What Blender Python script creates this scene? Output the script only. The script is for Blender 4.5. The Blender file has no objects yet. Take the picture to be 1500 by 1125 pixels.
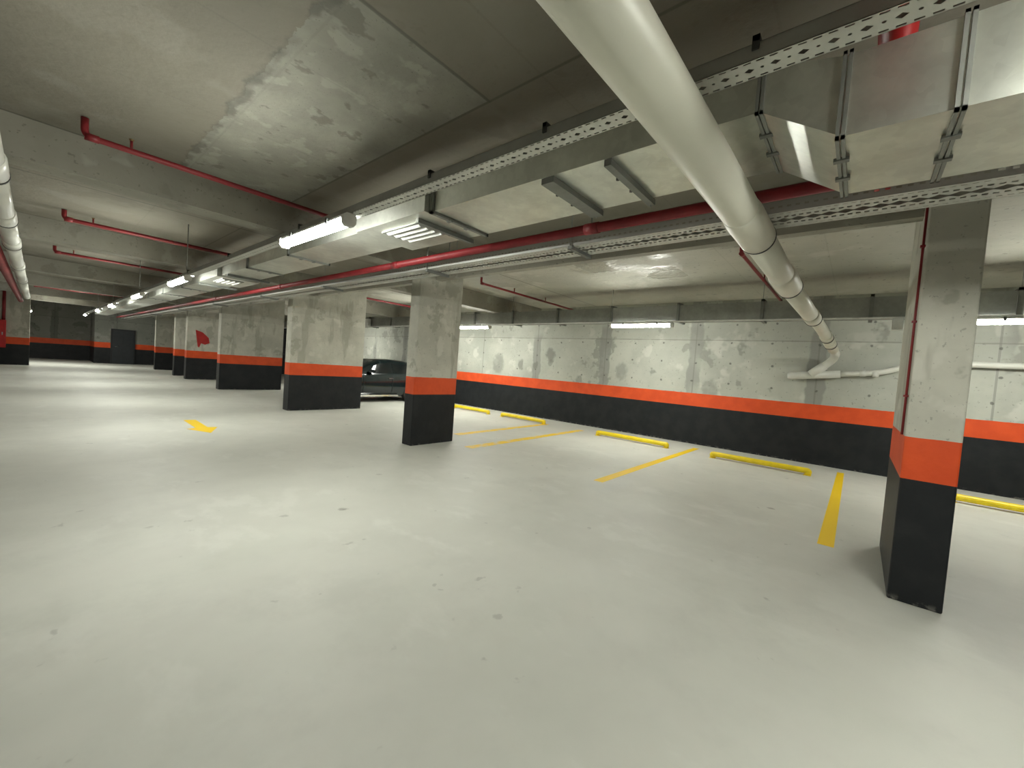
import bpy, bmesh, math, random
from mathutils import Vector, Matrix

random.seed(7)
SC = bpy.context.scene
COL = SC.collection
PI = math.pi

# ------------------------------------------------------------------ view
SC.view_settings.view_transform = 'Standard'
SC.view_settings.look = 'None'
SC.view_settings.gamma = 1.0
SC.view_settings.use_curve_mapping = False
SC.view_settings.exposure = 1.76

# ------------------------------------------------------------------ node helpers
class NT:
    def __init__(self, name):
        self.m = bpy.data.materials.new(name)
        self.m.use_nodes = True
        self.t = self.m.node_tree
        self.t.nodes.clear()
        self.out = self.t.nodes.new('ShaderNodeOutputMaterial')
    def n(self, typ, **kw):
        nd = self.t.nodes.new(typ)
        for k, v in kw.items():
            setattr(nd, k, v)
        return nd
    def link(self, a, b):
        self.t.links.new(a, b)
    def setin(self, sock, v):
        if isinstance(v, bpy.types.NodeSocket):
            self.link(v, sock)
        elif isinstance(v, (tuple, list)) and len(v) == 3 and sock.type == 'RGBA':
            sock.default_value = (*v, 1)
        else:
            sock.default_value = v
    def math(self, op, a, b=0.0, c=0.0, clamp=False):
        nd = self.n('ShaderNodeMath', operation=op, use_clamp=clamp)
        for i, v in enumerate((a, b, c)):
            self.setin(nd.inputs[i], v)
        return nd.outputs[0]
    def pos(self):
        g = self.n('ShaderNodeNewGeometry')
        s = self.n('ShaderNodeSeparateXYZ')
        self.link(g.outputs['Position'], s.inputs[0])
        return g.outputs['Position'], s.outputs[0], s.outputs[1], s.outputs[2]
    def objpos(self):
        g = self.n('ShaderNodeTexCoord')
        s = self.n('ShaderNodeSeparateXYZ')
        self.link(g.outputs['Object'], s.inputs[0])
        return g.outputs['Object'], s.outputs[0], s.outputs[1], s.outputs[2]
    def noise(self, vec, scale, detail=3, rough=0.55, off=0.0, stretch=None):
        if stretch or off:
            mp = self.n('ShaderNodeMapping')
            self.link(vec, mp.inputs[0])
            mp.inputs['Location'].default_value = (off, off * 1.7, off * 0.6)
            if stretch:
                mp.inputs['Scale'].default_value = stretch
            vec = mp.outputs[0]
        nd = self.n('ShaderNodeTexNoise')
        self.link(vec, nd.inputs['Vector'])
        nd.inputs['Scale'].default_value = scale
        nd.inputs['Detail'].default_value = detail
        nd.inputs['Roughness'].default_value = rough
        return nd.outputs['Fac']
    def ss(self, v, a, b):
        nd = self.n('ShaderNodeMapRange', interpolation_type='SMOOTHSTEP')
        self.setin(nd.inputs['Value'], v)
        nd.inputs['From Min'].default_value = a
        nd.inputs['From Max'].default_value = b
        return nd.outputs['Result']
    def mix(self, f, a, b, mode='MIX'):
        nd = self.n('ShaderNodeMix', data_type='RGBA', blend_type=mode)
        self.setin(nd.inputs[0], f)
        self.setin(nd.inputs[6], a)
        self.setin(nd.inputs[7], b)
        return nd.outputs[2]
    def bump(self, h, strength=0.2, dist=0.01):
        nd = self.n('ShaderNodeBump')
        self.link(h, nd.inputs['Height'])
        nd.inputs['Strength'].default_value = strength
        nd.inputs['Distance'].default_value = dist
        return nd.outputs[0]
    def bsdf(self, col, rough=0.6, metal=0.0, normal=None, coat=0.0, spec=None):
        b = self.n('ShaderNodeBsdfPrincipled')
        self.setin(b.inputs['Base Color'], col)
        self.setin(b.inputs['Roughness'], rough)
        self.setin(b.inputs['Metallic'], metal)
        b.inputs['Coat Weight'].default_value = coat
        if spec is not None:
            b.inputs['Specular IOR Level'].default_value = spec
        if normal is not None:
            self.link(normal, b.inputs['Normal'])
        self.link(b.outputs[0], self.out.inputs[0])
        return b

def mat_simple(name, col, rough=0.5, metal=0.0, var=0.12, vscale=6.0, coat=0.0, bump=0.0):
    k = NT(name)
    P, x, y, z = k.pos()
    n = k.noise(P, vscale, 4)
    f = k.ss(n, 0.3, 0.7)
    dark = tuple(c * (1 - var) for c in col)
    lite = tuple(min(1, c * (1 + var)) for c in col)
    c = k.mix(f, dark, lite)
    nrm = k.bump(k.noise(P, vscale * 8, 3), bump, 0.004) if bump else None
    k.bsdf(c, rough, metal, nrm, coat)
    return k.m

BAND_LO, BAND_HI = 0.906, 1.213

def concrete_color(k, P, base, stain, light, s=1.0, off=0.0, pits=0.55):
    """mottled cast concrete: cloudy tone, damp stains, pale patches, pinholes"""
    n1 = k.noise(P, 0.9 * s, 5, 0.6, off)
    c = k.mix(k.ss(n1, 0.3, 0.7), tuple(v * 0.86 for v in base), tuple(v * 1.12 for v in base))
    n2 = k.noise(P, 1.5 * s, 4, 0.62, off + 11)
    c = k.mix(k.math('MULTIPLY', k.ss(n2, 0.585, 0.63), 0.75), c, stain)
    n3 = k.noise(P, 2.3 * s, 3, 0.5, off + 29)
    c = k.mix(k.math('MULTIPLY', k.ss(n3, 0.58, 0.66), 0.7), c, light)
    n4 = k.noise(P, 26 * s, 2, 0.5, off + 3)
    c = k.mix(k.math('MULTIPLY', k.ss(n4, 0.66, 0.72), pits), c, tuple(v * 0.45 for v in base))
    return c

def band_paint(k, P, z, c):
    wob = k.math('MULTIPLY', k.math('SUBTRACT', k.noise(P, 9, 2), 0.5), 0.012)
    zz = k.math('ADD', z, wob)
    above = k.math('GREATER_THAN', zz, BAND_HI)
    blk = k.math('LESS_THAN', z, BAND_LO)
    pn = k.ss(k.noise(P, 3.5, 4), 0.35, 0.65)
    orange = k.mix(pn, (0.66, 0.078, 0.018), (0.74, 0.095, 0.022))
    black = k.mix(pn, (0.0105, 0.0125, 0.0145), (0.017, 0.019, 0.021))
    scuff = k.math('MULTIPLY', k.ss(k.noise(P, 14, 4, 0.6, 5), 0.5, 0.62), k.ss(z, 0.055, 0.0))
    black = k.mix(scuff, black, (0.16, 0.155, 0.14))
    col = k.mix(blk, orange, black)
    col = k.mix(above, col, c)
    rough = k.math('ADD', k.math('MULTIPLY', above, 0.33), 0.5)
    return col, rough

def mat_wall(name, axis='y', tone=1.0):
    k = NT(name)
    P, x, y, z = k.pos()
    u = y if axis == 'y' else x
    c = concrete_color(k, P, (0.445, 0.455, 0.40), (0.27, 0.275, 0.24), (0.57, 0.575, 0.515), 0.8)
    # formwork joints every 2.35 m with damp patched strips beside some of them
    fu = k.math('FRACT', k.math('DIVIDE', k.math('ADD', u, 100.05), 2.37))
    du = k.math('ABSOLUTE', k.math('SUBTRACT', fu, 0.5))
    wob = k.math('MULTIPLY', k.math('SUBTRACT', k.noise(P, 2.2, 4), 0.5), 0.11)
    duw = k.math('ADD', du, wob)
    strip = k.math('MULTIPLY', k.ss(duw, 0.075, 0.055), k.ss(k.noise(P, 0.55, 2, 0.5, 40), 0.42, 0.55))
    c = k.mix(k.math('MULTIPLY', strip, 0.8), c, (0.26, 0.265, 0.24))
    joint = k.math('LESS_THAN', du, 0.006)
    c = k.mix(k.math('MULTIPLY', joint, 0.55), c, (0.2, 0.2, 0.18))
    # horizontal cold joint
    zj = k.math('ABSOLUTE', k.math('SUBTRACT', z, 2.485))
    zjw = k.math('ADD', zj, k.math('MULTIPLY', k.math('SUBTRACT', k.noise(P, 5, 3), 0.5), 0.03))
    c = k.mix(k.math('MULTIPLY', k.ss(zjw, 0.018, 0.004), 0.6), c, (0.2, 0.2, 0.175))
    up = k.math('GREATER_THAN', z, 2.485)  # wall darker above the joint: shade of the duct put into the colour
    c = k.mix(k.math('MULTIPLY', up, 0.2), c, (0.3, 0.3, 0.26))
    # tie holes
    hu = k.math('SUBTRACT', k.math('FRACT', k.math('DIVIDE', k.math('ADD', u, 50.3), 0.79)), 0.5)
    hz = k.math('SUBTRACT', k.math('FRACT', k.math('DIVIDE', k.math('ADD', z, 0.13), 0.46)), 0.5)
    jx = k.math('MULTIPLY', k.math('SUBTRACT', k.noise(P, 1.3, 1, 0.5, 8), 0.5), 0.35)
    a = k.math('MULTIPLY', k.math('ADD', hu, jx), 0.79)
    b = k.math('MULTIPLY', k.math('ADD', hz, jx), 0.46)
    r = k.math('SQRT', k.math('ADD', k.math('MULTIPLY', a, a), k.math('MULTIPLY', b, b)))
    rn = k.math('ADD', r, k.math('MULTIPLY', k.math('SUBTRACT', k.noise(P, 30, 2), 0.5), 0.02))
    c = k.mix(k.math('MULTIPLY', k.ss(rn, 0.03, 0.016), 0.75), c, (0.11, 0.11, 0.1))
    if tone != 1.0:  # end walls toned down: dim light of the far end put into the colour
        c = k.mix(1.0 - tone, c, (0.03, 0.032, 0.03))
    if axis == 'y':
        for (sy, sz, r, st) in ((7.27, 1.98, 0.20, 0.75), (7.25, 1.74, 0.10, 0.5), (8.42, 1.62, 0.15, 0.7), (7.80, 1.62, 0.11, 0.8), (9.4, 1.6, 0.32, 0.55), (4.9, 1.62, 0.22, 0.5), (2.65, 1.35, 0.22, 0.5)):
            a = k.math('SUBTRACT', y, sy); b = k.math('MULTIPLY', k.math('SUBTRACT', z, sz), 0.75)
            d = k.math('SQRT', k.math('ADD', k.math('MULTIPLY', a, a), k.math('MULTIPLY', b, b)))
            d = k.math('ADD', d, k.math('MULTIPLY', k.math('SUBTRACT', k.noise(P, 7, 4, 0.6), 0.5), 0.22))
            c = k.mix(k.math('MULTIPLY', k.ss(d, r, r * 0.55), st), c, (0.20, 0.205, 0.18))
    col, rough = band_paint(k, P, z, c)
    nrm = k.bump(k.noise(P, 18, 5), 0.25, 0.01)
    k.bsdf(col, rough, 0, nrm, spec=0.3)
    return k.m

def mat_column():
    k = NT('column_concrete')
    P, x, y, z = k.pos()
    c = concrete_color(k, P, (0.52, 0.515, 0.445), (0.36, 0.355, 0.295), (0.61, 0.60, 0.53), 1.5, 4)
    st = k.noise(P, 3.0, 4, 0.6, 17, (1, 1, 0.22))
    c = k.mix(k.math('MULTIPLY', k.ss(st, 0.55, 0.63), 0.55), c, (0.31, 0.30, 0.245))
    # head of the column darkened: shadow of the duct painted into the concrete colour
    wob = k.math('MULTIPLY', k.math('SUBTRACT', k.noise(P, 5, 3), 0.5), 0.08)
    hd = k.ss(k.math('ADD', z, wob), 2.44, 2.47)
    c = k.mix(k.math('MULTIPLY', hd, 0.2), c, (0.27, 0.26, 0.21))
    col, rough = band_paint(k, P, z, c)
    nrm = k.bump(k.noise(P, 20, 5), 0.3, 0.01)
    k.bsdf(col, rough, 0, nrm, spec=0.3)
    return k.m

def mat_ceiling():
    k = NT('ceiling_concrete')
    P, x, y, z = k.pos()
    base = concrete_color(k, P, (0.255, 0.237, 0.194), (0.22, 0.204, 0.167), (0.29, 0.273, 0.231), 0.5, 21, 0.12)
    mott = concrete_color(k, P, (0.315, 0.31, 0.265), (0.19, 0.185, 0.155), (0.39, 0.385, 0.335), 2.2, 2)
    wob = k.math('MULTIPLY', k.math('SUBTRACT', k.noise(P, 5, 5, 0.65), 0.5), 0.16)
    xw = k.math('ADD', x, wob)
    # one pale, blotchy formwork sheet between smooth brownish ones
    inx = k.math('MULTIPLY', k.math('GREATER_THAN', xw, 0.97), k.math('LESS_THAN', x, 2.08))
    iny = k.math('MULTIPLY', k.math('GREATER_THAN', y, 2.19), k.math('LESS_THAN', y, 5.83))
    sheet = k.math('MULTIPLY', inx, iny)
    c = k.mix(sheet, base, mott)
    bay = k.math('GREATER_THAN', x, 5.3)
    c = k.mix(bay, c, concrete_color(k, P, (0.42, 0.412, 0.35), (0.335, 0.327, 0.275), (0.49, 0.48, 0.42), 0.6, 7))
    # joints of the sheets, plus dark lines where the slab meets the beams
    def line(v, at, w, s):
        d = k.math('ABSOLUTE', k.math('SUBTRACT', v, at))
        return k.math('MULTIPLY', k.ss(d, w, w * 0.3), s)
    jl = k.math('MULTIPLY', line(xw, 0.985, 0.05, 0.7), k.math('MULTIPLY', iny, k.ss(k.noise(P, 2.4, 3, 0.5, 77), 0.36, 0.56)))
    jr = line(x, 2.09, 0.016, 0.6)
    jn = k.math('MULTIPLY', line(k.math('ADD', y, k.math('MULTIPLY', wob, 0.12)), 2.19, 0.02, 0.75), k.math('LESS_THAN', x, 2.1))
    fy = k.math('MULTIPLY', k.math('SUBTRACT', k.math('FRACT', k.math('DIVIDE', k.math('ADD', y, 20.15), 1.25)), 0.5), 1.25)
    fx = k.math('MULTIPLY', k.math('SUBTRACT', k.math('FRACT', k.math('DIVIDE', k.math('ADD', x, 20.2), 2.5)), 0.5), 2.5)
    jy = line(fy, 0, 0.012, 0.13)
    jx = line(fx, 0, 0.012, 0.13)
    jb = line(xw, 4.575, 0.035, 0.75)
    for yb in (5.815, 10.435, 15.985, 7.735, 12.885):
        jb = k.math('MAXIMUM', jb, line(y, yb, 0.03, 0.6))
    jy = k.math('MAXIMUM', jy, jb)
    j = k.math('MAXIMUM', k.math('MAXIMUM', jl, jr), k.math('MAXIMUM', jn, k.math('MAXIMUM', jy, jx)))
    c = k.mix(j, c, (0.12, 0.115, 0.1))
    # film-faced shiny patch over the bays
    g = k.math('MULTIPLY', k.math('MULTIPLY', k.ss(x, 5.5, 5.9), k.ss(x, 8.1, 7.6)),
               k.math('MULTIPLY', k.ss(y, 2.2, 2.6), k.ss(y, 4.5, 3.9)))
    gl = k.math('MULTIPLY', g, k.ss(k.noise(P, 1.4, 4, 0.6, 3), 0.40, 0.55))
    rough = k.math('SUBTRACT', 0.78, k.math('MULTIPLY', gl, 0.58))
    crum = k.math('ADD', k.math('MULTIPLY', k.noise(P, 3.5, 4, 0.6, 1), k.math('MULTIPLY', gl, 1.6)), k.math('MULTIPLY', k.noise(P, 16, 4), 0.2))
    nrm = k.bump(crum, 0.55, 0.05)
    k.bsdf(c, rough, 0, nrm, spec=0.5)
    return k.m

def mat_beam():
    k = NT('beam_concrete')
    P, x, y, z = k.pos()
    c = concrete_color(k, P, (0.33, 0.318, 0.268), (0.24, 0.232, 0.195), (0.40, 0.39, 0.34), 1.0, 31)
    k.bsdf(c, 0.8, 0, k.bump(k.noise(P, 18, 5), 0.3, 0.01), spec=0.3)
    return k.m

def mat_floor():
    k = NT('floor_concrete')
    P, x, y, z = k.pos()
    n1 = k.noise(P, 0.45, 5, 0.62)
    c = k.mix(k.ss(n1, 0.3, 0.7), (0.585, 0.59, 0.535), (0.675, 0.68, 0.62))
    n2 = k.noise(P, 1.6, 6, 0.68, 9)
    c = k.mix(k.math('MULTIPLY', k.ss(n2, 0.47, 0.72), 0.5), c, (0.545, 0.55, 0.50))
    n2b = k.noise(P, 2.3, 5, 0.6, 15, (1, 0.6, 1))
    c = k.mix(k.math('MULTIPLY', k.ss(n2b, 0.56, 0.68), 0.5), c, (0.71, 0.715, 0.66))
    n3 = k.noise(P, 7, 3, 0.5, 2)
    c = k.mix(k.math('MULTIPLY', k.ss(n3, 0.70, 0.76), 0.5), c, (0.36, 0.36, 0.33))
    # two small stains
    for (sx, sy, r, s) in ((1.97, 3.72, 0.055, 0.6), (5.94, 0.70, 0.05, 0.55), (2.9, 4.6, 0.05, 0.25)):
        a = k.math('SUBTRACT', x, sx); b = k.math('SUBTRACT', y, sy)
        d = k.math('SQRT', k.math('ADD', k.math('MULTIPLY', a, a), k.math('MULTIPLY', b, b)))
        d = k.math('ADD', d, k.math('MULTIPLY', k.math('SUBTRACT', k.noise(P, 14, 3), 0.5), 0.08))
        c = k.mix(k.math('MULTIPLY', k.ss(d, r, r * 0.4), s), c, (0.2, 0.19, 0.16))
    rough = k.math('ADD', 0.42, k.math('MULTIPLY', k.noise(P, 1.1, 5, 0.6, 6), 0.26))
    k.bsdf(c, rough, 0, k.bump(k.noise(P, 6, 6, 0.6), 0.06, 0.01), spec=0.4)
    return k.m

def mat_line(name, wear):
    k = NT(name)
    P, x, y, z = k.pos()
    n = k.noise(P, 5, 6, 0.7, 3)
    c = k.mix(k.ss(n, 0.72 - wear, 0.86 - wear * 0.7), (0.95, 0.64, 0.01), (0.68, 0.65, 0.45))
    k.bsdf(c, 0.55)
    return k.m

def mat_galv(name, col=(0.66, 0.68, 0.62), rough=0.34, metal=0.85):
    k = NT(name)
    P, x, y, z = k.pos()
    v = k.n('ShaderNodeTexVoronoi'); k.link(P, v.inputs['Vector']); v.inputs['Scale'].default_value = 22
    sp = k.n('ShaderNodeSeparateColor'); k.link(v.outputs['Color'], sp.inputs[0])
    n = k.noise(P, 2.4, 5, 0.65, 12)
    f = k.math('ADD', k.math('MULTIPLY', sp.outputs[0], 0.25), k.math('MULTIPLY', k.ss(n, 0.35, 0.7), 0.75))
    c = k.mix(f, tuple(v_ * 0.82 for v_ in col), tuple(min(1, v_ * 1.15) for v_ in col))
    r = k.math('ADD', rough - 0.06, k.math('MULTIPLY', n, 0.16))
    k.bsdf(c, r, metal, k.bump(k.noise(P, 1.6, 3), 0.25, 0.02))
    return k.m

def mat_perforated(name, width, col, period=0.078):
    """sheet steel with diamond, round and slot openings cut through it (object coords: x across, y along)"""
    k = NT(name)
    P, x, y, z = k.objpos()
    w = width / 2
    def cell(v, per, off):
        return k.math('MULTIPLY', k.math('SUBTRACT', k.math('FRACT', k.math('DIVIDE', k.math('ADD', v, 200 + off), per)), 0.5), per)
    a = cell(y, period, 0.0)
    diam = k.math('LESS_THAN', k.math('ADD', k.math('MULTIPLY', k.math('ABSOLUTE', a), 0.75), k.math('ABSOLUTE', x)), 0.0125 * width / 0.1)
    b = cell(y, period, period / 2)
    rr = k.math('SQRT', k.math('ADD', k.math('MULTIPLY', b, b), k.math('MULTIPLY', x, x)))
    dot = k.math('LESS_THAN', rr, 0.0055)
    s = cell(y, period / 2, period / 4)
    ax = k.math('ABSOLUTE', k.math('SUBTRACT', k.math('ABSOLUTE', x), w * 0.80))
    slot = k.math('MULTIPLY', k.math('LESS_THAN', k.math('ABSOLUTE', s), 0.0115), k.math('LESS_THAN', ax, 0.0042))
    hole = k.math('MAXIMUM', diam, k.math('MAXIMUM', dot, slot))
    if width > 0.15:
        ax2 = k.math('ABSOLUTE', k.math('SUBTRACT', k.math('ABSOLUTE', x), w * 0.42))
        s2 = cell(y, period / 2, 0.0)
        slot2 = k.math('MULTIPLY', k.math('LESS_THAN', k.math('ABSOLUTE', s2), 0.0115), k.math('LESS_THAN', ax2, 0.012))
        hole = k.math('MAXIMUM', hole, slot2)
    bs = k.n('ShaderNodeBsdfPrincipled')
    gp = k.n('ShaderNodeNewGeometry').outputs['Position']
    c = k.mix(k.ss(k.noise(gp, 3, 4), 0.3, 0.7), tuple(v * 0.9 for v in col), col)
    k.link(c, bs.inputs['Base Color'])
    bs.inputs['Roughness'].default_value = 0.4
    bs.inputs['Metallic'].default_value = 0.25
    tr = k.n('ShaderNodeBsdfTransparent')
    mx = k.n('ShaderNodeMixShader')
    k.link(hole, mx.inputs[0]); k.link(bs.outputs[0], mx.inputs[1]); k.link(tr.outputs[0], mx.inputs[2])
    k.link(mx.outputs[0], k.out.inputs[0])
    return k.m

def mat_rail(name, col):
    k = NT(name)
    P, x, y, z = k.objpos()
    a = k.math('MULTIPLY', k.math('SUBTRACT', k.math('FRACT', k.math('DIVIDE', k.math('ADD', y, 200), 0.045)), 0.5), 0.045)
    hole = k.math('MULTIPLY', k.math('LESS_THAN', k.math('ABSOLUTE', a), 0.011), k.math('LESS_THAN', k.math('ABSOLUTE', z), 0.006))
    bs = k.n('ShaderNodeBsdfPrincipled')
    bs.inputs['Base Color'].default_value = (*col, 1)
    bs.inputs['Roughness'].default_value = 0.42
    bs.inputs['Metallic'].default_value = 0.35
    tr = k.n('ShaderNodeBsdfTransparent')
    mx = k.n('ShaderNodeMixShader')
    k.link(hole, mx.inputs[0]); k.link(bs.outputs[0], mx.inputs[1]); k.link(tr.outputs[0], mx.inputs[2])
    k.link(mx.outputs[0], k.out.inputs[0])
    return k.m

def mat_emit(name, col, s):
    k = NT(name)
    e = k.n('ShaderNodeEmission')
    e.inputs[0].default_value = (*col, 1); e.inputs[1].default_value = s
    k.link(e.outputs[0], k.out.inputs[0])
    return k.m

LAMP = 42.0
M = dict(
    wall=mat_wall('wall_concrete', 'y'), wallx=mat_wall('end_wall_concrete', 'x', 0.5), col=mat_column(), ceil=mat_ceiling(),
    beam=mat_beam(), floor=mat_floor(),
    line=mat_line('yellow_line_paint', 0.0), worn=mat_line('worn_yellow_line_paint', 0.26),
    stop=mat_simple('yellow_steel_paint', (0.92, 0.70, 0.015), 0.35, 0, 0.08),
    galv=mat_galv('galvanised_steel'), galvd=mat_galv('dull_galvanised_steel', (0.30, 0.31, 0.285), 0.5, 0.5),
    strut=mat_galv('strut_steel', (0.22, 0.23, 0.215), 0.5, 0.5),
    rail=mat_rail('slotted_tray_rail_steel', (0.46, 0.47, 0.44)),
    tray=mat_simple('tray_steel', (0.30, 0.305, 0.28), 0.45, 0.4, 0.1, 4),
    perfA=mat_perforated('perforated_tray_steel', 0.10, (0.62, 0.63, 0.58)),
    perfB=mat_perforated('wide_perforated_tray_steel', 0.30, (0.60, 0.61, 0.57)),
    pvc=mat_simple('grey_white_pipe_plastic', (0.72, 0.715, 0.61), 0.42, 0, 0.06, 1.6, bump=0.03),
    pvcw=mat_simple('white_pipe_plastic', (0.66, 0.66, 0.60), 0.32, 0, 0.06, 2.0),
    ring=mat_simple('dark_rubber', (0.035, 0.035, 0.033), 0.6),
    red=mat_simple('red_pipe_paint', (0.22, 0.013, 0.017), 0.5, 0, 0.15, 5),
    redb=mat_simple('red_cabinet_paint', (0.50, 0.012, 0.014), 0.4, 0, 0.1),
    brass=mat_simple('sprinkler_brass', (0.22, 0.15, 0.07), 0.4, 0.6),
    lampw=mat_simple('lamp_housing_plastic', (0.66, 0.66, 0.63), 0.4),
    clip=mat_simple('dark_bracket_steel', (0.06, 0.062, 0.058), 0.5, 0.4),
    tube=mat_emit('lit_lamp_diffuser', (0.985, 0.995, 0.905), LAMP),
    door=mat_simple('dark_door_paint', (0.022, 0.027, 0.032), 0.45),
    doord=mat_simple('darker_door_frame_paint', (0.012, 0.014, 0.016), 0.5),
    steel=mat_simple('bright_steel', (0.5, 0.5, 0.48), 0.3, 0.8),
    carp=mat_simple('dark_green_car_paint', (0.006, 0.013, 0.015), 0.22, 0.0, 0.05, coat=0.6),
    glass=mat_simple('dark_car_glass', (0.008, 0.010, 0.011), 0.08, 0.0, 0.02, coat=0.5),
    tyre=mat_simple('tyre_rubber', (0.02, 0.02, 0.02), 0.75),
    chrome=mat_simple('chrome_trim', (0.72, 0.72, 0.70), 0.15, 0.9),
    blackp=mat_simple('black_plastic', (0.014, 0.014, 0.015), 0.55),
    flag=mat_simple('red_cloth', (0.42, 0.022, 0.018), 0.75),
    white=mat_simple('white_plastic_box', (0.66, 0.67, 0.64), 0.45),
)
k = NT('headlamp_glass'); k.bsdf((0.6, 0.62, 0.62), 0.08, 0.3); M['head'] = k.m
k = NT('tail_lamp_red'); k.bsdf((0.3, 0.01, 0.01), 0.15); M['tail'] = k.m

# ------------------------------------------------------------------ mesh builder
class MB:
    def __init__(self):
        self.v = []; self.f = []; self.s = []
    def box(self, x0, x1, y0, y1, z0, z1):
        b = len(self.v)
        self.v += [(x0, y0, z0), (x1, y0, z0), (x1, y1, z0), (x0, y1, z0), (x0, y0, z1), (x1, y0, z1), (x1, y1, z1), (x0, y1, z1)]
        for q in ((0, 3, 2, 1), (4, 5, 6, 7), (0, 1, 5, 4), (1, 2, 6, 5), (2, 3, 7, 6), (3, 0, 4, 7)):
            self.f.append([b + i for i in q]); self.s.append(False)
        return self
    def hexa(self, pts):
        b = len(self.v); self.v += [tuple(p) for p in pts]
        for q in ((0, 3, 2, 1), (4, 5, 6, 7), (0, 1, 5, 4), (1, 2, 6, 5), (2, 3, 7, 6), (3, 0, 4, 7)):
            self.f.append([b + i for i in q]); self.s.append(False)
        return self
    def prism(self, prof, axis, a, b_):
        """closed 2-D profile extruded along x, y or z"""
        n = len(prof); b = len(self.v)
        for t in (a, b_):
            for (p, q) in prof:
                self.v.append({'x': (t, p, q), 'y': (p, t, q), 'z': (p, q, t)}[axis])
        for i in range(n):
            j = (i + 1) % n
            self.f.append([b + i, b + j, b + n + j, b + n + i]); self.s.append(False)
        self.f.append([b + i for i in range(n)][::-1]); self.s.append(False)
        self.f.append([b + n + i for i in range(n)]); self.s.append(False)
        return self
    def tube(self, pts, r, seg=16, cap=True):
        pts = [Vector(p) for p in pts]
        rs = r if isinstance(r, (list, tuple)) else [r] * len(pts)
        n = len(pts); b = len(self.v)
        d = (pts[1] - pts[0]).normalized()
        up = Vector((0, 0, 1)) if abs(d.z) < 0.9 else Vector((1, 0, 0))
        u = d.cross(up).normalized()
        for i, p in enumerate(pts):
            din = (pts[i] - pts[i - 1]).normalized() if i else (pts[1] - pts[0]).normalized()
            dout = (pts[i + 1] - pts[i]).normalized() if i < n - 1 else din
            t = (din + dout).normalized() if (din + dout).length > 1e-6 else din
            u = (u - t * u.dot(t)).normalized()
            w = t.cross(u)
            for s in range(seg):
                a = 2 * PI * s / seg
                q = p + (u * math.cos(a) + w * math.sin(a)) * rs[i]
                self.v.append(tuple(q))
        for i in range(n - 1):
            for s in range(seg):
                s2 = (s + 1) % seg
                self.f.append([b + i * seg + s, b + i * seg + s2, b + (i + 1) * seg + s2, b + (i + 1) * seg + s]); self.s.append(True)
        if cap:
            self.f.append([b + s for s in range(seg)][::-1]); self.s.append(False)
            self.f.append([b + (n - 1) * seg + s for s in range(seg)]); self.s.append(False)
        return self
    def build(self, name, mat, parent=None, loc=None, bevel=0.0):
        me = bpy.data.meshes.new(name)
        o0 = Vector(loc) if loc else Vector((0, 0, 0))
        me.from_pydata([tuple(Vector(v) - o0) for v in self.v], [], self.f)
        me.polygons.foreach_set('use_smooth', self.s)
        bm = bmesh.new(); bm.from_mesh(me)
        bmesh.ops.recalc_face_normals(bm, faces=bm.faces)
        if bevel:
            es = [e for e in bm.edges if len(e.link_faces) == 2 and e.calc_face_angle() > 0.6]
            bmesh.ops.bevel(bm, geom=es, offset=bevel, segments=2, profile=0.5, affect='EDGES', clamp_overlap=True)
        bm.to_mesh(me); bm.free()
        me.materials.append(mat)
        o = bpy.data.objects.new(name, me)
        COL.objects.link(o)
        if loc: o.location = loc
        if parent is not None:
            o.parent = parent
            o.matrix_parent_inverse = Matrix.Identity(4)
            # children are written in world coordinates: bring them into the parent's frame
            p = parent; off = Vector((0, 0, 0))
            while p is not None:
                off += p.location; p = p.parent
            o.location = Vector(o.location) - off
        return o

def fillet(pts, r, n=6):
    """round the corners of a polyline"""
    P = [Vector(p) for p in pts]; out = [P[0]]
    for i in range(1, len(P) - 1):
        a = (P[i - 1] - P[i]); b = (P[i + 1] - P[i])
        la = min(r, a.length * 0.45, b.length * 0.45)
        a = a.normalized() * la; b = b.normalized() * la
        for j in range(n + 1):
            t = j / n
            out.append((P[i] + a) * (1 - t) ** 2 + P[i] * 2 * t * (1 - t) + (P[i] + b) * t * t)
    out.append(P[-1])
    return out

def tag(o, label, cat, group=None):
    o['label'] = label; o['category'] = cat; o['kind'] = 'thing'
    if group: o['group'] = group
    return o
def thing(name, label, cat, loc=(0, 0, 0), group=None):
    o = bpy.data.objects.new(name, None); COL.objects.link(o)
    o.empty_display_size = 0.1
    o.location = loc
    return tag(o, label, cat, group)
def struct(name, mb, mat, bevel=0.0):
    o = mb.build(name, mat, bevel=bevel); o['kind'] = 'structure'
    return o
def kids(o):
    return [c for c in COL.objects if c.parent == o]
def dup(root, label, delta):
    r = root.copy(); COL.objects.link(r); r['label'] = label
    r.location = Vector(root.location) + Vector(delta)
    for ch in kids(root):
        c = ch.copy(); COL.objects.link(c); c.parent = r
        for g in kids(ch):
            d = g.copy(); COL.objects.link(d); d.parent = c
    return r

# ------------------------------------------------------------------ setting
ZC, ZB, WX = 3.40, 3.04, 10.25
struct('floor', MB().box(-6, WX, -7, 36.2, -0.2, 0), M['floor'])
struct('ceiling', MB().box(-6, WX, -7, 36.2, ZC, ZC + 0.2), M['ceil'])
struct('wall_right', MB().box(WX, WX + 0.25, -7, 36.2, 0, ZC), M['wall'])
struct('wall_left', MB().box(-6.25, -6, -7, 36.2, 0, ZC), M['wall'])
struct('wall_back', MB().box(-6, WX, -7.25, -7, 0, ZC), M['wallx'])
struct('wall_far', MB().box(-6, 2.2, 36.0, 36.2, 0, ZC).box(2.14, WX, 33.2, 36.0, 0, ZC), M['wallx'])
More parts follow.
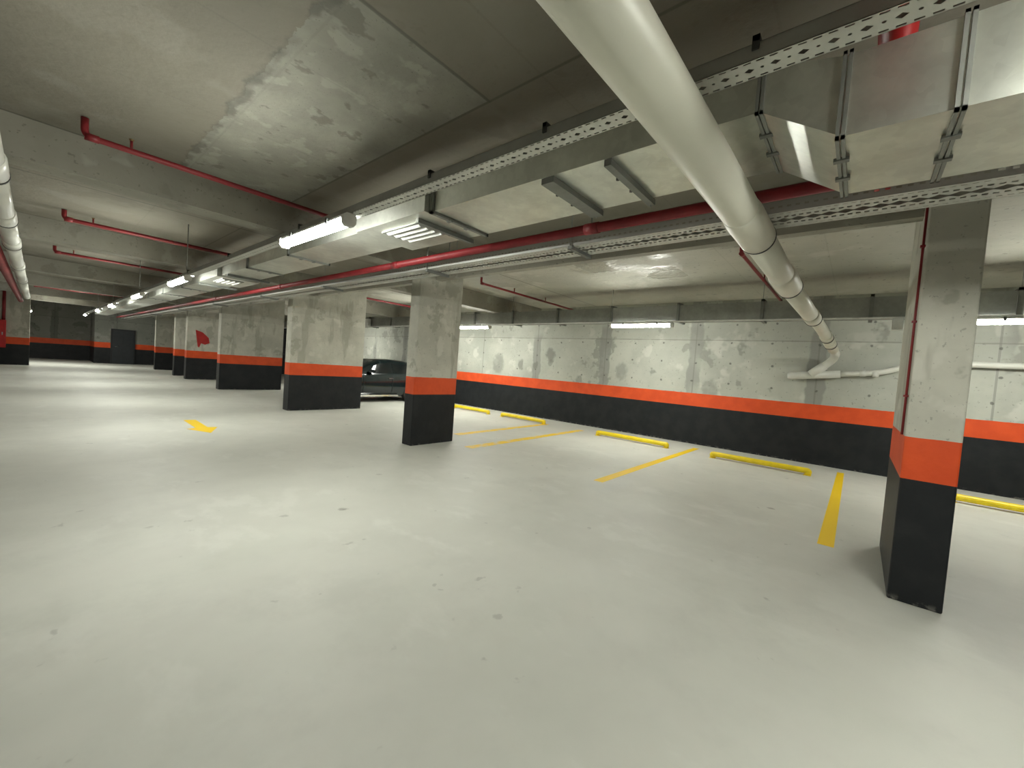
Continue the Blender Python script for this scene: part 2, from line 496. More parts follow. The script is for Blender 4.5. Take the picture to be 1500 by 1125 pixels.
# beams
bi = 0
def beam(x0, x1, y0, y1, z0=ZB):
    global bi
    bi += 1
    struct('trim_%d' % bi, MB().box(x0, x1, y0, y1, z0, ZC), M['beam'])
for y in (5.83, 10.45, 16.0, 20.8, 25.6, 30.2):
    beam(-6, 4.59, y, y + 0.32)
beam(4.59, 4.71, -0.32, 33.2, 2.95)
for y in (7.75, 12.9, 18.2, 23.4):
    beam(4.71, WX, y, y + 0.3, 2.99)

# doors at the far end
def slab_door(name, x0, x1, y, z1):
    root = MB().box(x0, x1, y - 0.05, y, 0, z1).build(name, M['door']); root['kind'] = 'structure'
    MB().box(x0 - 0.07, x0, y - 0.08, y, 0, z1 + 0.07).box(x1, x1 + 0.07, y - 0.08, y, 0, z1 + 0.07).box(x0, x1, y - 0.08, y, z1, z1 + 0.07).build('door_frame', M['doord'], root)
    MB().tube([(x0 + 0.12, y - 0.05, 1.0), (x0 + 0.12, y - 0.11, 1.0), (x0 + 0.26, y - 0.11, 1.0)], 0.012, 8).build('door_handle', M['steel'], root)
    MB().box((x0 + x1) / 2 - 0.004, (x0 + x1) / 2 + 0.004, y - 0.056, y - 0.05, 0.01, z1 - 0.01).build('door_joint', M['doord'], root)
slab_door('door_1', 2.87, 3.78, 33.2, 1.96)
r = MB()
for i in range(22):
    r.prism([(WX - 0.03, 0.02 + i * 0.125), (WX - 0.06, 0.06 + i * 0.125), (WX - 0.03, 0.145 + i * 0.125), (WX, 0.145 + i * 0.125), (WX, 0.02 + i * 0.125)], 'y', 26.9, 28.8)
d2 = r.build('door_2', M['door']); d2['kind'] = 'structure'
MB().box(WX - 0.09, WX, 26.75, 26.9, 0, 2.9).box(WX - 0.09, WX, 28.8, 28.95, 0, 2.9).box(WX - 0.12, WX, 26.75, 28.95, 2.78, 3.0).build('door_frame', M['doord'], d2)

# ------------------------------------------------------------------ columns
def column(label, x0, x1, y0, y1):
    mb = MB().box(x0, x1, y0, y1, 0, ZC - 0.002)
    o = mb.build('concrete_column', M['col'], loc=(x0, y0, 0), bevel=0.012)
    return tag(o, label, 'column', 'concrete columns along the aisle')
column('nearest concrete column with orange and black band, red conduit on its corner', 4.14, 5.50, -0.57, -0.28)
column('narrow concrete column hiding the rear of the dark car', 4.27, 5.24, 5.86, 6.12)
column('widest concrete column standing at the nose of the dark car', 4.12, 6.08, 10.83, 11.15)
column('broad concrete column between the car column and the red pennant column', 4.09, 6.08, 16.70, 17.02)
column('concrete column with the red pennant on its face', 4.08, 5.16, 21.45, 21.77)
column('concrete column half hidden right behind the red pennant column', 4.06, 5.1, 23.6, 23.9)
column('farthest concrete column of the row, close to the dark far door', 4.06, 5.0, 28.2, 28.5)
column('concrete column at the left edge of the picture beside red cabinet', -1.7, -0.2, 28.2, 28.6)

# red conduit on the near column
c = thing('red_conduit', 'thin red conduit running down the side of the nearest column', 'conduit', (4.20, -0.262, 1.22))
MB().tube([(4.20, -0.268, 1.22), (4.20, -0.268, 3.0)], 0.008, 10).build('pipe', M['red'], c)
for z in (1.5, 2.05, 2.6):
    MB().box(4.185, 4.215, -0.28, -0.252, z, z + 0.015).build('clamp', M['red'], c)

# ------------------------------------------------------------------ floor markings
def ptape(name, label, cat, quad, mat, group=None, t=0.002):
    b = MB(); n = len(quad)
    b.prism([(p[0], p[1]) for p in quad], 'z', 0.0, t)
    o = b.build(name, mat)
    return tag(o, label, cat, group)
G = 'yellow bay lines on the floor'
ptape('parking_line', 'bold yellow bay line ending just left of the nearest column', 'parking line', [(5.02, 0.06), (9.78, 0.085), (9.78, 0.185), (5.02, 0.19)], M['line'], G)
ptape('parking_line', 'yellow bay line pointing to the gap between the two middle wheel stops', 'parking line', [(5.15, 2.60), (9.66, 2.60), (9.66, 2.72), (5.15, 2.74)], M['line'], G)
ptape('parking_line', 'faded yellow bay line right of the narrow column, nearer of two faint ones', 'parking line', [(5.1, 5.17), (9.3, 5.34), (9.3, 5.50), (5.1, 5.37)], M['worn'], G)
ptape('parking_line', 'faintest yellow bay line starting behind the narrow column', 'parking line', [(5.8, 6.30), (9.3, 6.45), (9.3, 6.61), (5.8, 6.48)], M['worn'], G)
ptape('floor_arrow', 'small yellow direction arrow painted on the aisle floor', 'floor arrow',
      [(1.89, 9.95), (2.08, 9.93), (2.06, 8.98), (2.20, 8.93), (1.97, 8.36), (1.74, 8.90), (1.88, 8.96)], M['line'])

# ------------------------------------------------------------------ wheel stops
def wheel_stop(label, x, y0, y1):
    o = thing('wheel_stop', label, 'wheel stop', (x, (y0 + y1) / 2, 0), 'yellow wheel stops along the right wall')
    MB().tube(fillet([(x, y0 + 0.02, 0.006), (x, y0, 0.078), (x, y1, 0.078), (x, y1 - 0.02, 0.006)], 0.06), 0.05, 16).build('bar', M['stop'], o)
    for y in (y0 + 0.02, y1 - 0.02):
        MB().box(x - 0.06, x + 0.06, y - 0.055, y + 0.055, 0, 0.009).build('foot_plate', M['stop'], o)
wheel_stop('farthest yellow wheel stop, partly behind the narrow column', 9.18, 8.68, 10.3)
wheel_stop('second farthest yellow wheel stop, just right of the narrow column', 9.2, 6.56, 8.14)
wheel_stop('yellow wheel stop left of the middle bay line end', 8.98, 3.08, 4.78)
wheel_stop('yellow wheel stop between the two bright bay lines', 8.84, 0.55, 2.13)
wheel_stop('yellow wheel stop at right edge beyond the nearest column', 8.9, -2.8, -1.15)

# ------------------------------------------------------------------ lamps
def make_lamp(label, x, y, z, L, group):
    """damp-proof batten: housing, glowing diffuser, end caps, clips; z is the diffuser's mid height"""
    o = thing('tube_lamp', label, 'ceiling lamp', (x, y, z), group)
    a, b = y - L / 2, y + L / 2
    MB().prism([(x - 0.043, z + 0.032), (x + 0.043, z + 0.032), (x + 0.04, z + 0.05), (x + 0.028, z + 0.06), (x - 0.028, z + 0.06), (x - 0.04, z + 0.05)], 'y', a, b).build('housing', M['lampw'], o)
    pr = [(x + 0.048 * math.cos(t), z + 0.012 - 0.044 * math.sin(t)) for t in [-0.18 + (PI + 0.36) * i / 16 for i in range(17)]]
    MB().prism(pr, 'y', a + 0.03, b - 0.03).build('diffuser', M['tube'], o)
    for e0, e1 in ((a - 0.02, a + 0.03), (b - 0.03, b + 0.02)):
        MB().prism([(x - 0.052, z + 0.045), (x - 0.05, z - 0.01), (x - 0.03, z - 0.036), (x + 0.03, z - 0.036), (x + 0.05, z - 0.01), (x + 0.052, z + 0.045), (x + 0.03, z + 0.062), (x - 0.03, z + 0.062)], 'y', e0, e1).build('end_cap', M['lampw'], o)
    for t in (0.22, 0.78):
        yy = a + (b - a) * t
        MB().box(x - 0.054, x + 0.054, yy - 0.012, yy + 0.012, z + 0.006, z + 0.0645).build('clip', M['clip'], o)
    return o
GA = 'tube lamps under the cable tray over the aisle'
LZ = 2.535
la = make_lamp('large lit tube lamp in front of the duct grille, nearest fully seen over the aisle', 1.56, 3.75, LZ, 1.28, GA)
for lab, y in (('tube lamp mostly outside the frame at the upper right corner', -1.1),
               ('second lit tube lamp from the nearest along the aisle', 8.96),
               ('third lit tube lamp from the nearest along the aisle', 13.3),
               ('third farthest lit tube lamp of the aisle row', 18.4),
               ('second farthest lit tube lamp of the aisle row', 22.9),
               ('farthest lit tube lamp of the aisle row, next to the far wall', 29.2)):
    dup(la, lab, (0, y - 3.75, 0))
GW = 'tube lamps along the right wall'
lw = make_lamp('lit tube lamp on the right wall between narrow column and big pipe', 8.3, 3.63, 2.585, 1.34, GW)
for lab, y in (('lit tube lamp at the right edge beyond the nearest column', -1.75),
               ('lit tube lamp peeking out right of the narrow column', 8.72),
               ('unseen added tube lamp behind the narrow column, lighting the wall near the car', 10.95),  # unseen lamp, added to brighten the wall near the car
               ('unseen added tube lamp behind the widest column, lighting the wall beyond the car', 17.3)):  # second unseen lamp, added for the light on the wall beyond the car
    dup(lw, lab, (0, y - 3.63, 0))
lf = make_lamp('single lit lamp on the far left beside the edge column', -0.22, 30.3, 2.5, 1.3, None)
for yy in (30.0, 30.6):
    MB().tube([(-0.22, yy, 2.56), (-0.22, yy, ZC)], 0.006, 8).build('hanger_rod', M['galvd'], lf)

# ------------------------------------------------------------------ cable trays
def tray(label, xc, w, y0, y1, z, h, perf, hangers):
    o = thing('cable_tray', label, 'cable tray', (xc, y0, z))
    b = MB().box(xc - w / 2, xc + w / 2, y0, y1, z, z + 0.0015).build('perforated_base', perf, o, loc=(xc, y0, z))
    for s in (-1, 1):
        x = xc + s * w / 2
        MB().box(min(x, x - s * 0.002), max(x, x - s * 0.002), y0, y1, z, z + h).box(min(x, x - s * 0.014), max(x, x - s * 0.014), y0, y1, z + h - 0.002, z + h).build('side_rail', M['rail'] if w > 0.2 else M['tray'], o, loc=(x, y0, z + h / 2))
    for y, rod, dn in hangers:
        hb = MB().box(xc - w / 2 - 0.02, xc + w / 2 + 0.02, y - 0.02, y + 0.02, z - 0.03, z - 0.001) if dn else \
             MB().box(xc - w / 2 - 0.008, xc - w / 2 - 0.001, y - 0.011, y + 0.011, z + h - 0.025, z + h + 0.022).box(xc - w / 2 - 0.008, xc + w / 2, y - 0.011, y + 0.011, z + h + 0.001, z + h + 0.022)
        hb = hb.build('hanger_bracket', M['clip'] if not dn else M['strut'], o)
        if rod:
            for s in ((-1, 1) if dn else (-1,)):
                MB().tube([(xc + s * (w / 2 + 0.012), y, z - 0.03 if dn else z + h), (xc + s * (w / 2 + 0.012), y, ZC)], 0.007, 8).build('hanger_rod', M['galvd'], hb)
    return o
tray('perforated cable tray carrying the row of aisle lamps', 1.61, 0.10, -3, 31, 2.60, 0.055, M['perfA'],
     [(0.36, 0, 0), (1.24, 0, 0), (2.12, 0, 0), (4.05, 0, 0), (6.2, 0, 0), (8.35, 1, 0), (13, 1, 0), (18, 1, 0), (23, 1, 0)])
tray('wide perforated cable tray passing in front of the column heads', 3.15, 0.30, -3, 31, 2.59, 0.072, M['perfB'],
     [(-1.3, 0, 1), (2.0, 1, 1), (4.0, 1, 1), (6.7, 0, 1), (9.5, 1, 1), (13, 1, 1), (17, 1, 1), (22, 1, 1)])

# ------------------------------------------------------------------ ventilation duct
X0, X1 = 1.98, 2.57
ZL, ZLT, ZH, ZHT = 2.472, 2.775, 2.662, 2.85      # deep part and shallow part of the duct
dt = thing('ventilation_duct', 'galvanised ventilation duct with transition piece hanging above the aisle', 'duct', (2.27, 0, ZL))
MB().box(X0, X1, -4, 0.13, ZL, ZLT).build('duct_section', M['galv'], dt)
MB().hexa([(X0, 0.13, ZL), (X1, 0.13, ZL), (X1, 0.42, ZH), (X0, 0.42, ZH), (X0, 0.13, ZLT), (X1, 0.13, ZLT), (X1, 0.42, ZHT), (X0, 0.42, ZHT)]).build('transition', M['galv'], dt)
MB().box(X0, X1, 0.42, 2.60, ZH, ZHT).build('duct_section', M['galv'], dt)
MB().box(1.92, 2.55, 2.65, 3.68, ZH - 0.01, ZHT - 0.02).build('grille_box', M['galv'], dt)
MB().box(1.98, 2.46, 3.68, 8.2, ZH + 0.01, ZHT - 0.02).build('duct_section', M['galv'], dt)
MB().box(1.92, 2.55, 8.2, 9.3, ZH - 0.01, ZHT - 0.02).build('grille_box', M['galv'], dt)
MB().box(1.98, 2.46, 9.3, 31, ZH + 0.01, ZHT - 0.02).build('duct_section', M['galv'], dt)
def flange(y, z0, z1, x0=X0, x1=X1, p=0.025):
    fl = MB()
    for d in (-0.015, 0.003):
        fl.box(x0 - p, x0 - 0.0005, y + d, y + d + 0.012, z0 - p, z1 + p).box(x1 + 0.0005, x1 + p, y + d, y + d + 0.012, z0 - p, z1 + p)
        fl.box(x0 - p, x1 + p, y + d, y + d + 0.012, z0 - p, z0 - 0.0005).box(x0 - p, x1 + p, y + d, y + d + 0.012, z1 + 0.0005, z1 + p)
    fo = fl.build('flange', M['galvd'], dt)
    for t in (0.3, 0.62):
        xx = x0 + (x1 - x0) * t
        MB().box(xx - 0.014, xx + 0.014, y - 0.026, y + 0.026, z0 - p - 0.006, z0 - p + 0.008).build('flange_clamp', M['strut'], fo)
flange(0.135, ZL, ZLT, p=0.013); flange(-0.178, ZL, ZLT, p=0.013); flange(-1.2, ZL, ZLT, p=0.013); flange(0.42, ZH, ZHT, p=0.013)
flange(2.625, ZH, ZHT, p=0.02)
for y in (5.4, 6.9, 11, 13, 15): flange(y, ZH + 0.01, ZHT - 0.02, 1.98, 2.46, 0.02)
def strut(y, w, z=ZH):
    st = MB().box(X0 + 0.005, X1 + 0.035, y - w / 2, y + w / 2, z - 0.037, z - 0.001).build('support_strut', M['strut'], dt)
    for x in (X1 + 0.02,):
        MB().tube([(x, y, z - 0.05), (x, y, ZC)], 0.004, 8).build('hanger_rod', M['galvd'], st)
    for x in (X0 + 0.2, X0 + 0.38):
        MB().tube([(x, y + w / 2 + 0.015, z - 0.03), (x, y + w / 2 + 0.015, z - 0.002)], 0.01, 8).build('bolt', M['clip'], st)
strut(1.53, 0.09); strut(1.13, 0.042); strut(2.83, 0.037, ZH - 0.01); strut(9.7, 0.05, ZH + 0.01); strut(7.9, 0.05, ZH + 0.01)
for ya in (2.90, 8.4):
    g = MB().box(2.04, 2.36, ya - 0.02, ya + 0.54, ZH - 0.02, ZH - 0.0105).build('air_grille', M['galvd'], dt)
    for i in range(4):
        xx = 2.065 + i * 0.076
        MB().prism([(xx, ZH - 0.02), (xx + 0.024, ZH - 0.034), (xx + 0.029, ZH - 0.034), (xx + 0.012, ZH - 0.02)], 'y', ya + 0.02, ya + 0.50).build('slat', M['white'], g)

# duct along the right wall
wd = thing('wall_duct', 'grey rectangular duct running above the lamps along the right wall', 'duct', (8.5, 0, 2.67))
MB().box(8.36, 8.72, -5, 26, 2.69, 3.0).build('duct_body', M['galvd'], wd)
for i in range(-2, 12):
    y = 1.42 + i * 1.46
    f = MB().box(8.325, 8.36, y - 0.025, y + 0.025, 2.66, 3.04).box(8.325, 8.74, y - 0.025, y + 0.025, 2.655, 2.689).box(8.325, 8.74, y - 0.025, y + 0.025, 3.001, 3.04).build('flange', M['strut'], wd)
    if i % 2 == 0:
        MB().tube([(8.34, y, 3.03), (8.34, y, ZC)], 0.006, 8).build('hanger_rod', M['galvd'], f)
rl = MB().box(8.28, 8.32, -5, 26, 2.652, 2.676).build('lamp_rail', M['white'])
tag(rl, 'slim white rail under the wall duct from which the wall lamps hang', 'rail')
jb = tag(MB().box(8.22, 8.31, -0.41, -0.29, 2.48, 2.65).build('junction_box', M['white'], bevel=0.006), 'small white junction box left of the nearest column, under the wall duct', 'junction box')
jb = tag(MB().box(8.2, 8.32, 14.4, 14.85, 2.68, 2.95).build('junction_box', M['white'], bevel=0.006), 'white box on the wall duct above the roof of the car', 'junction box')

# ------------------------------------------------------------------ big drain pipe
dp = thing('drain_pipe', 'thick pale drain pipe crossing overhead and dropping to the right wall', 'pipe', (3, 0.62, 2.53))
K = 0.9126
def q(x, y=0.635, z=2.545, f=K):
    if x < 2.2: z -= (2.2 - x) * 0.022
    return (x * f, y * f, 1.5 + (z - 1.5) * f)
PR = 0.0945
def piece(name, pts, r, mat, parent, seg=40): return MB().tube(pts, r, seg).build(name, M[mat], parent)
piece('pipe_run', fillet([q(-1.5), q(2.2), q(3.28)], 0.4), PR, 'pvc', dp)
cp = piece('coupling', [q(2.72), q(2.76), q(2.84), q(3.30)], [PR, PR + 0.002, PR + 0.008, PR + 0.008], 'pvc', dp)
piece('seal_ring', [q(3.295), q(3.315)], PR + 0.010, 'ring', cp)
piece('pipe_run', [q(3.3), q(5.0)], PR - 0.004, 'pvc', dp)
cp = piece('coupling', [q(4.45), q(4.5), q(5.05)], [PR - 0.004, PR + 0.008, PR + 0.008], 'pvc', dp)
piece('seal_ring', [q(5.045), q(5.075)], PR + 0.011, 'ring', cp)
piece('pipe_run', [q(5.0), q(7.4, 0.60)], PR - 0.008, 'pvc', dp)
cp = piece('coupling', [q(6.95, 0.605), q(7.42, 0.60)], PR, 'pvc', dp)
piece('seal_ring', [q(7.415, 0.60), q(7.445, 0.60)], PR + 0.006, 'ring', cp)
E1 = [q(7.4, 0.60), q(8.15, 0.575, 2.55, 0.925), q(8.75, 0.52, 2.46, 0.94), q(9.45, 0.42, 2.26, 0.965)]
piece('elbow', fillet(E1, 0.35), 0.078, 'pvc', dp, 30)
def along(a, b, t): return tuple(a[i] + (b[i] - a[i]) * t for i in range(3))
for t0, t1 in ((0.05, 0.2), (0.45, 0.62)):
    cp = piece('coupling', [along(E1[2], E1[3], t0), along(E1[2], E1[3], t1)], 0.088, 'pvc', dp, 30)
    piece('seal_ring', [along(E1[2], E1[3], t1 - 0.005), along(E1[2], E1[3], t1 + 0.03)], 0.092, 'ring', cp, 30)
E2 = [q(9.35, 0.435, 2.29, 0.962), (9.75, 0.39, 2.20), (10.05, 0.44, 2.10), (10.10, 0.76, 1.81)]
piece('drop_pipe', fillet(E2, 0.2), 0.07, 'pvcw', dp, 26)
piece('wye_branch', [(10.08, 0.56, 1.99), (10.10, 0.76, 1.81)], 0.083, 'pvcw', dp, 26)
piece('tee_fitting', [(10.12, 1.15, 1.755), (10.12, 1.12, 1.758), (10.12, 1.02, 1.77), (10.12, 0.30, 1.845)], [0.045, 0.07, 0.075, 0.072], 'pvcw', dp, 26)
piece('wall_run', fillet([(10.14, 0.4, 1.84), (10.14, -0.30, 1.91), (10.14, -0.75, 2.12), (10.14, -3.5, 2.12)], 0.2), 0.05, 'pvcw', dp, 22)
for y in (0.02, -0.16):
    piece('coupling', [(10.14, y, 1.878), (10.14, y - 0.09, 1.887)], 0.058, 'pvcw', dp, 22)

# left white pipe
lp = thing('drain_pipe', 'white drain pipe with couplings running along the left edge of the ceiling', 'pipe', (-0.26, 0, 2.8))
ys = [1.0, 5.6, 7.8, 9.9, 13.0, 16.5, 24.0]
for i in range(len(ys) - 1):
    a, b = ys[i], ys[i + 1]
    MB().tube([(-0.262, a, 2.80), (-0.262, b, 2.80)], 0.082, 24).build('pipe_run', M['pvcw'], lp)
    cp = MB().tube([(-0.262, b - 0.5, 2.80), (-0.262, b - 0.46, 2.80), (-0.262, b, 2.80)], [0.084, 0.094, 0.094], 24).build('coupling', M['pvcw'], lp)
    MB().tube([(-0.262, b - 0.01, 2.80), (-0.262, b + 0.03, 2.80)], 0.098, 24).build('seal_ring', M['ring'], cp)

for y in (4.2, 8.9, 15.0):
    MB().tube([(-0.262, y, 2.87), (-0.262, y, ZC)], 0.004, 8).build('hanger_rod', M['galvd'], lp)

# ------------------------------------------------------------------ red pipes
rm = thing('sprinkler_main', 'long red sprinkler main running beside the wide cable tray', 'pipe', (2.83, 0, 2.64))
MB().tube([(2.83, -3, 2.64), (2.83, 31, 2.64)], 0.037, 20).build('pipe_run', M['red'], rm)
for y in (1.7, 4.4, 8.0, 12.0):
    cp = MB().tube([(2.83, y - 0.06, 2.64), (2.83, y + 0.06, 2.64)], 0.043, 20).build('coupling', M['red'], rm)
for y in (3.3, 6.3, 9.9, 15.0):
    MB().tube([(2.83, y, 2.67), (2.83, y, ZC)], 0.004, 8).build('hanger_rod', M['galvd'], rm)
tag(MB().tube([(-0.46, 3, 2.78), (-0.46, 27, 2.78)], 0.075, 20).build('red_pipe', M['red']), 'red pipe left of the white drain pipe at the left edge', 'pipe')
rt = thing('red_pipe', 'thick red pipe crossing above the duct at the top right', 'pipe', (1.9, 0.0, 2.9))
RZ = 2.99
MB().tube([(0.2, 0.0, RZ), (3.9, 0.0, RZ)], 0.062, 24).build('pipe_run', M['redb'], rt)
MB().tube([(1.80, 0.0, RZ), (1.92, 0.0, RZ)], 0.07, 24).build('coupling', M['red'], rt)

def lateral(label, xa, xb, y, z, ztop, r, heads):
    o = thing('sprinkler_pipe', label, 'sprinkler pipe', (xa, y, z), 'red sprinkler branch pipes')
    MB().tube(fillet([(xa, y, ztop), (xa, y, z), (xb, y, z)], 0.06), r, 14).build('pipe_run', M['red'], o)
    MB().tube([(xa + 0.0, y, z), (xa + 0.09, y, z)], r * 1.25, 14).build('elbow_fitting', M['red'], o)
    for x in heads:
        h = MB().tube([(x, y, z), (x, y, z + 0.09)], 0.011, 10).build('riser', M['red'], o)
        MB().tube([(x, y, z + 0.09), (x, y, z + 0.10), (x, y, z + 0.105)], [0.012, 0.02, 0.02], 10).build('sprinkler_head', M['brass'], h)
lateral('nearest red sprinkler branch pipe on the left half of the ceiling', 0.24, 2.95, 5.30, 3.24, 3.39, 0.026, [0.54])
lateral('second red sprinkler branch pipe from the nearest on the left ceiling', 0.24, 2.95, 9.40, 3.26, 3.39, 0.03, [0.55])
lateral('third red sprinkler branch pipe from the nearest on the left ceiling', 0.22, 2.95, 13.4, 3.26, 3.39, 0.028, [0.5])
lateral('fourth red sprinkler branch pipe from the nearest on the left ceiling', 0.24, 2.95, 17.7, 3.26, 3.39, 0.026, [0.6])
lateral('farthest red sprinkler branch pipe on the left ceiling, above the end column', -0.1, 2.95, 23.2, 3.20, 3.39, 0.04, [])
lateral('red sprinkler branch pipe beside the thick pale drain pipe', 6.16, 10.0, 1.36, 3.27, 3.39, 0.024, [7.9])
lateral('red sprinkler branch pipe right of the narrow column head', 6.2, 10.0, 6.36, 3.265, 3.39, 0.024, [7.3, 8.55])
lateral('dull red sprinkler branch pipe left of the narrow column head', 6.28, 10.0, 11.6, 3.28, 3.39, 0.03, [])

# ------------------------------------------------------------------ fire cabinet, pennant
fc = thing('fire_cabinet', 'red fire hose cabinet at the left edge of the picture', 'cabinet', (-1.1, 28.1, 0.74))
MB().box(-1.5, -0.86, 28.0, 28.2, 0.74, 1.93).build('cabinet_body', M['redb'], fc, bevel=0.01)
dd = MB().box(-1.46, -0.9, 27.985, 27.999, 0.78, 1.89).build('door', M['redb'], fc)
MB().box(-0.97, -0.94, 27.965, 27.984, 1.28, 1.40).build('handle', M['steel'], dd)
tag(MB().tube([(-0.93, 28.14, 1.935), (-0.93, 28.14, 3.3)], 0.05, 12).build('red_pipe', M['red']), 'red riser pipe standing on top of the red cabinet', 'pipe')

fl = MB()
out = [(4.36, 2.10), (4.60, 2.02), (4.82, 1.80), (4.86, 1.58), (4.70, 1.50), (4.56, 1.55), (4.50, 1.36), (4.45, 1.40)]
fl.prism(out, 'y', 21.43, 21.449)
tag(fl.build('pennant', M['flag']), 'red cloth pennant pinned to the face of a distant column', 'flag')

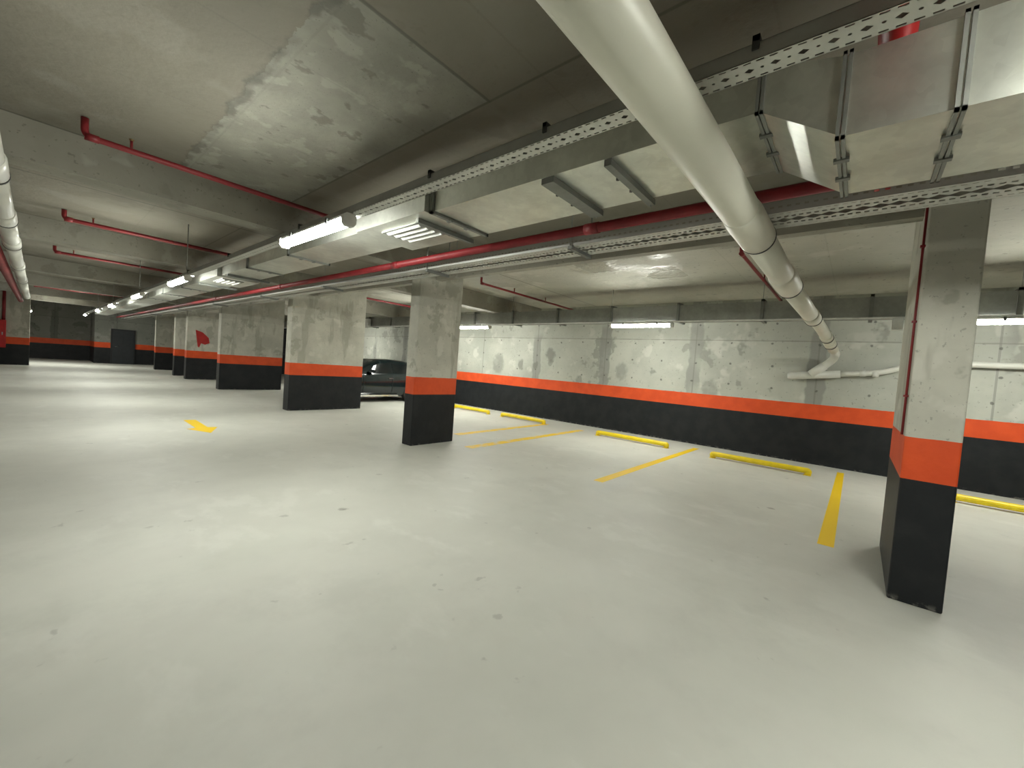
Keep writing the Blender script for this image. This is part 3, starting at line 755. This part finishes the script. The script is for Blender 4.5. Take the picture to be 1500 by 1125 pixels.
# ------------------------------------------------------------------ car
def car():
    o = thing('car', 'dark car parked between two columns, nose towards the aisle', 'car', (7.45, 13.2, 0))
    yc = 13.2
    # stations along x: (x, top z, belt z, half width, greenhouse half width at top, bottom z)
    S = [(5.28, 0.62, 0.58, 0.55, 0.50, 0.30), (5.36, 0.74, 0.68, 0.72, 0.62, 0.22), (5.60, 0.84, 0.78, 0.83, 0.68, 0.20), (6.1, 0.92, 0.86, 0.89, 0.72, 0.20),
         (6.72, 0.99, 0.93, 0.90, 0.72, 0.19), (6.9, 1.08, 0.94, 0.90, 0.70, 0.19), (7.25, 1.30, 0.95, 0.90, 0.66, 0.19), (7.6, 1.435, 0.96, 0.90, 0.62, 0.19), (8.1, 1.475, 0.97, 0.90, 0.61, 0.19),
         (8.7, 1.45, 0.98, 0.90, 0.61, 0.19), (9.15, 1.38, 0.99, 0.89, 0.60, 0.20), (9.42, 1.15, 0.99, 0.86, 0.62, 0.24), (9.55, 0.96, 0.92, 0.80, 0.64, 0.28), (9.60, 0.70, 0.66, 0.74, 0.6, 0.34)]
    b = MB()
    ring = []
    for (x, zt, zb, w, wt, z0) in S:
        zm = z0 + (zb - z0) * 0.45
        half = [(w * 0.82, z0), (w * 0.97, z0 + 0.07), (w, zm), (w * 0.985, zb - 0.06), (w * 0.955, zb), (wt + (w * 0.955 - wt) * 0.25, zb + (zt - zb) * 0.72), (wt * 0.86, zb + (zt - zb) * 0.95), (wt * 0.4, zt)]
        pts = [(x, yc - p, z) for p, z in half] + [(x, yc + p, z) for p, z in half[::-1]]
        ring.append(pts)
    n = len(ring[0])
    for r_ in ring: b.v += r_
    for i in range(len(S) - 1):
        for j in range(n):
            b.f.append([i * n + j, i * n + (j + 1) % n, (i + 1) * n + (j + 1) % n, (i + 1) * n + j]); b.s.append(True)
    b.f.append(list(range(n))[::-1]); b.s.append(False)
    b.f.append([(len(S) - 1) * n + j for j in range(n)]); b.s.append(False)
    b.build('body', M['carp'], o)
    def zt_at(x):
        for a, c_ in zip(S, S[1:]):
            if a[0] <= x <= c_[0]:
                t = (x - a[0]) / (c_[0] - a[0]); return [a[q] + (c_[q] - a[q]) * t for q in range(6)]
    def sidepoint(x, f, s, off=0.006):
        _, zt, zb, w, wt, z0 = zt_at(x)
        p = (w * 0.955) + (wt - w * 0.955) * 0.75 * f
        z = zb + (zt - zb) * 0.72 * f
        return (x, yc + s * (p + off), z)
    for s in (-1, 1):
        for (xa, xa2, xb2, xb) in ((7.02, 7.42, 8.02, 8.02), (8.10, 8.10, 8.85, 9.0)):
            m = MB(); N = 8; f0, f1 = 0.06, 0.98
            for i in range(N + 1):
                t = i / N
                m.v.append(sidepoint(xa + (xb - xa) * t, f0, s)); m.v.append(sidepoint(xa2 + (xb2 - xa2) * t, f1, s))
            for i in range(N):
                m.f.append([2 * i, 2 * i + 1, 2 * i + 3, 2 * i + 2]); m.s.append(True)
            m.build('side_window', M['glass'], o)
        # sill trim, handles, mirror
        MB().box(6.55, 8.30, yc + s * 0.895 - 0.016, yc + s * 0.895 + 0.016, 0.195, 0.245).build('sill_trim', M['chrome'], o)
        for xh in (7.98, 8.82):
            MB().box(xh - 0.09, xh + 0.09, yc + s * 0.905 - 0.02, yc + s * 0.905 + 0.02, 0.80, 0.828).build('door_handle', M['chrome'], o)
        mi = MB().hexa([(7.12, yc + s * 0.87, 0.98), (7.30, yc + s * 0.87, 0.98), (7.30, yc + s * 1.07, 0.99), (7.16, yc + s * 1.07, 0.99),
                   (7.14, yc + s * 0.87, 1.08), (7.30, yc + s * 0.87, 1.10), (7.30, yc + s * 1.07, 1.11), (7.19, yc + s * 1.07, 1.10)]).build('wing_mirror', M['carp'], o, bevel=0.015)
        MB().box(7.301, 7.306, min(yc + s * 0.9, yc + s * 1.05), max(yc + s * 0.9, yc + s * 1.05), 1.0, 1.09).build('mirror_glass', M['head'], mi)
        for xj in (6.98, 8.06, 8.95):
            MB().box(xj - 0.004, xj + 0.004, yc + s * 0.902 - 0.006, yc + s * 0.902 + 0.001, 0.30, 0.88).build('door_gap', M['blackp'], o)
        # lamps
        MB().hexa([(5.31, yc + s * 0.42, 0.60), (5.60, yc + s * 0.80, 0.62), (5.66, yc + s * 0.845, 0.64), (5.36, yc + s * 0.5, 0.60),
                   (5.35, yc + s * 0.42, 0.68), (5.60, yc + s * 0.80, 0.73), (5.68, yc + s * 0.845, 0.74), (5.40, yc + s * 0.5, 0.72)]).build('headlamp', M['head'], o)
        MB().box(9.46, 9.60, min(yc + s * 0.58, yc + s * 0.8), max(yc + s * 0.58, yc + s * 0.8), 0.72, 0.9).build('tail_lamp', M['tail'], o)
        # wheels
        for xw in (6.12, 8.85):
            y0, y1 = yc + s * 0.70, yc + s * 0.905
            w_ = MB().tube([(xw, y0, 0.31), (xw, y0 + s * 0.02, 0.31), (xw, y1 - s * 0.02, 0.31), (xw, y1, 0.31)], [0.28, 0.31, 0.31, 0.285], 30).build('wheel', M['tyre'], o)
            rim = MB().tube([(xw, y1 - s * 0.01, 0.31), (xw, y1 + s * 0.006, 0.31)], [0.205, 0.195], 24)
            for q in range(5):
                a = 2 * PI * q / 5
                rim.tube([(xw, y1 + s * 0.008, 0.31), (xw + 0.19 * math.cos(a), y1 + s * 0.008, 0.31 + 0.19 * math.sin(a))], 0.022, 8)
            rim.build('rim', M['steel'], w_)
    # windscreen and rear window
    def glass(name, xa, xb, k0, k1):
        m = MB(); N = 6
        for i in range(N + 1):
            u = -1 + 2 * i / N
            for x, kk in ((xa, k0), (xb, k1)):
                _, zt, zb, w, wt, z0 = zt_at(x)
                yy = u * wt * kk
                z = zt - 0.02 - (zt - zb) * 0.05 * abs(u)
                m.v.append((x - 0.02 if name == 'windscreen' else x + 0.02, yc + yy, z + 0.035))
        for i in range(N):
            m.f.append([2 * i, 2 * i + 2, 2 * i + 3, 2 * i + 1]); m.s.append(True)
        m.build(name, M['glass'], o)
    glass('windscreen', 6.78, 7.55, 0.85, 0.8)
    glass('rear_window', 9.15, 9.45, 0.8, 0.8)
    MB().box(5.27, 5.30, yc - 0.42, yc + 0.42, 0.36, 0.56).build('radiator_grille', M['blackp'], o)
car()

# ------------------------------------------------------------------ world, camera
w = bpy.data.worlds.new('world'); SC.world = w
w.use_nodes = True
w.node_tree.nodes['Background'].inputs[0].default_value = (0, 0, 0, 1)
w.node_tree.nodes['Background'].inputs[1].default_value = 0.0

R = [[0.6488328864095632, 0.017716602031008683, 0.7607246594701067],
     [-0.7572954754234116, -0.08257340280676265, 0.6478311477940384],
     [0.07429299036022104, -0.9964274961889535, -0.04015963672581123]]
cd = bpy.data.cameras.new('camera')
cd.sensor_fit = 'HORIZONTAL'; cd.sensor_width = 36.0
cd.lens = 595.658 / 1500 * 36.0
cd.clip_start = 0.02; cd.clip_end = 200
co = bpy.data.objects.new('camera', cd); COL.objects.link(co)
m3 = Matrix(((R[0][0], -R[0][1], -R[0][2]), (R[1][0], -R[1][1], -R[1][2]), (R[2][0], -R[2][1], -R[2][2])))
co.matrix_world = Matrix.Translation((0, 0, 1.5)) @ m3.to_4x4()
SC.camera = co
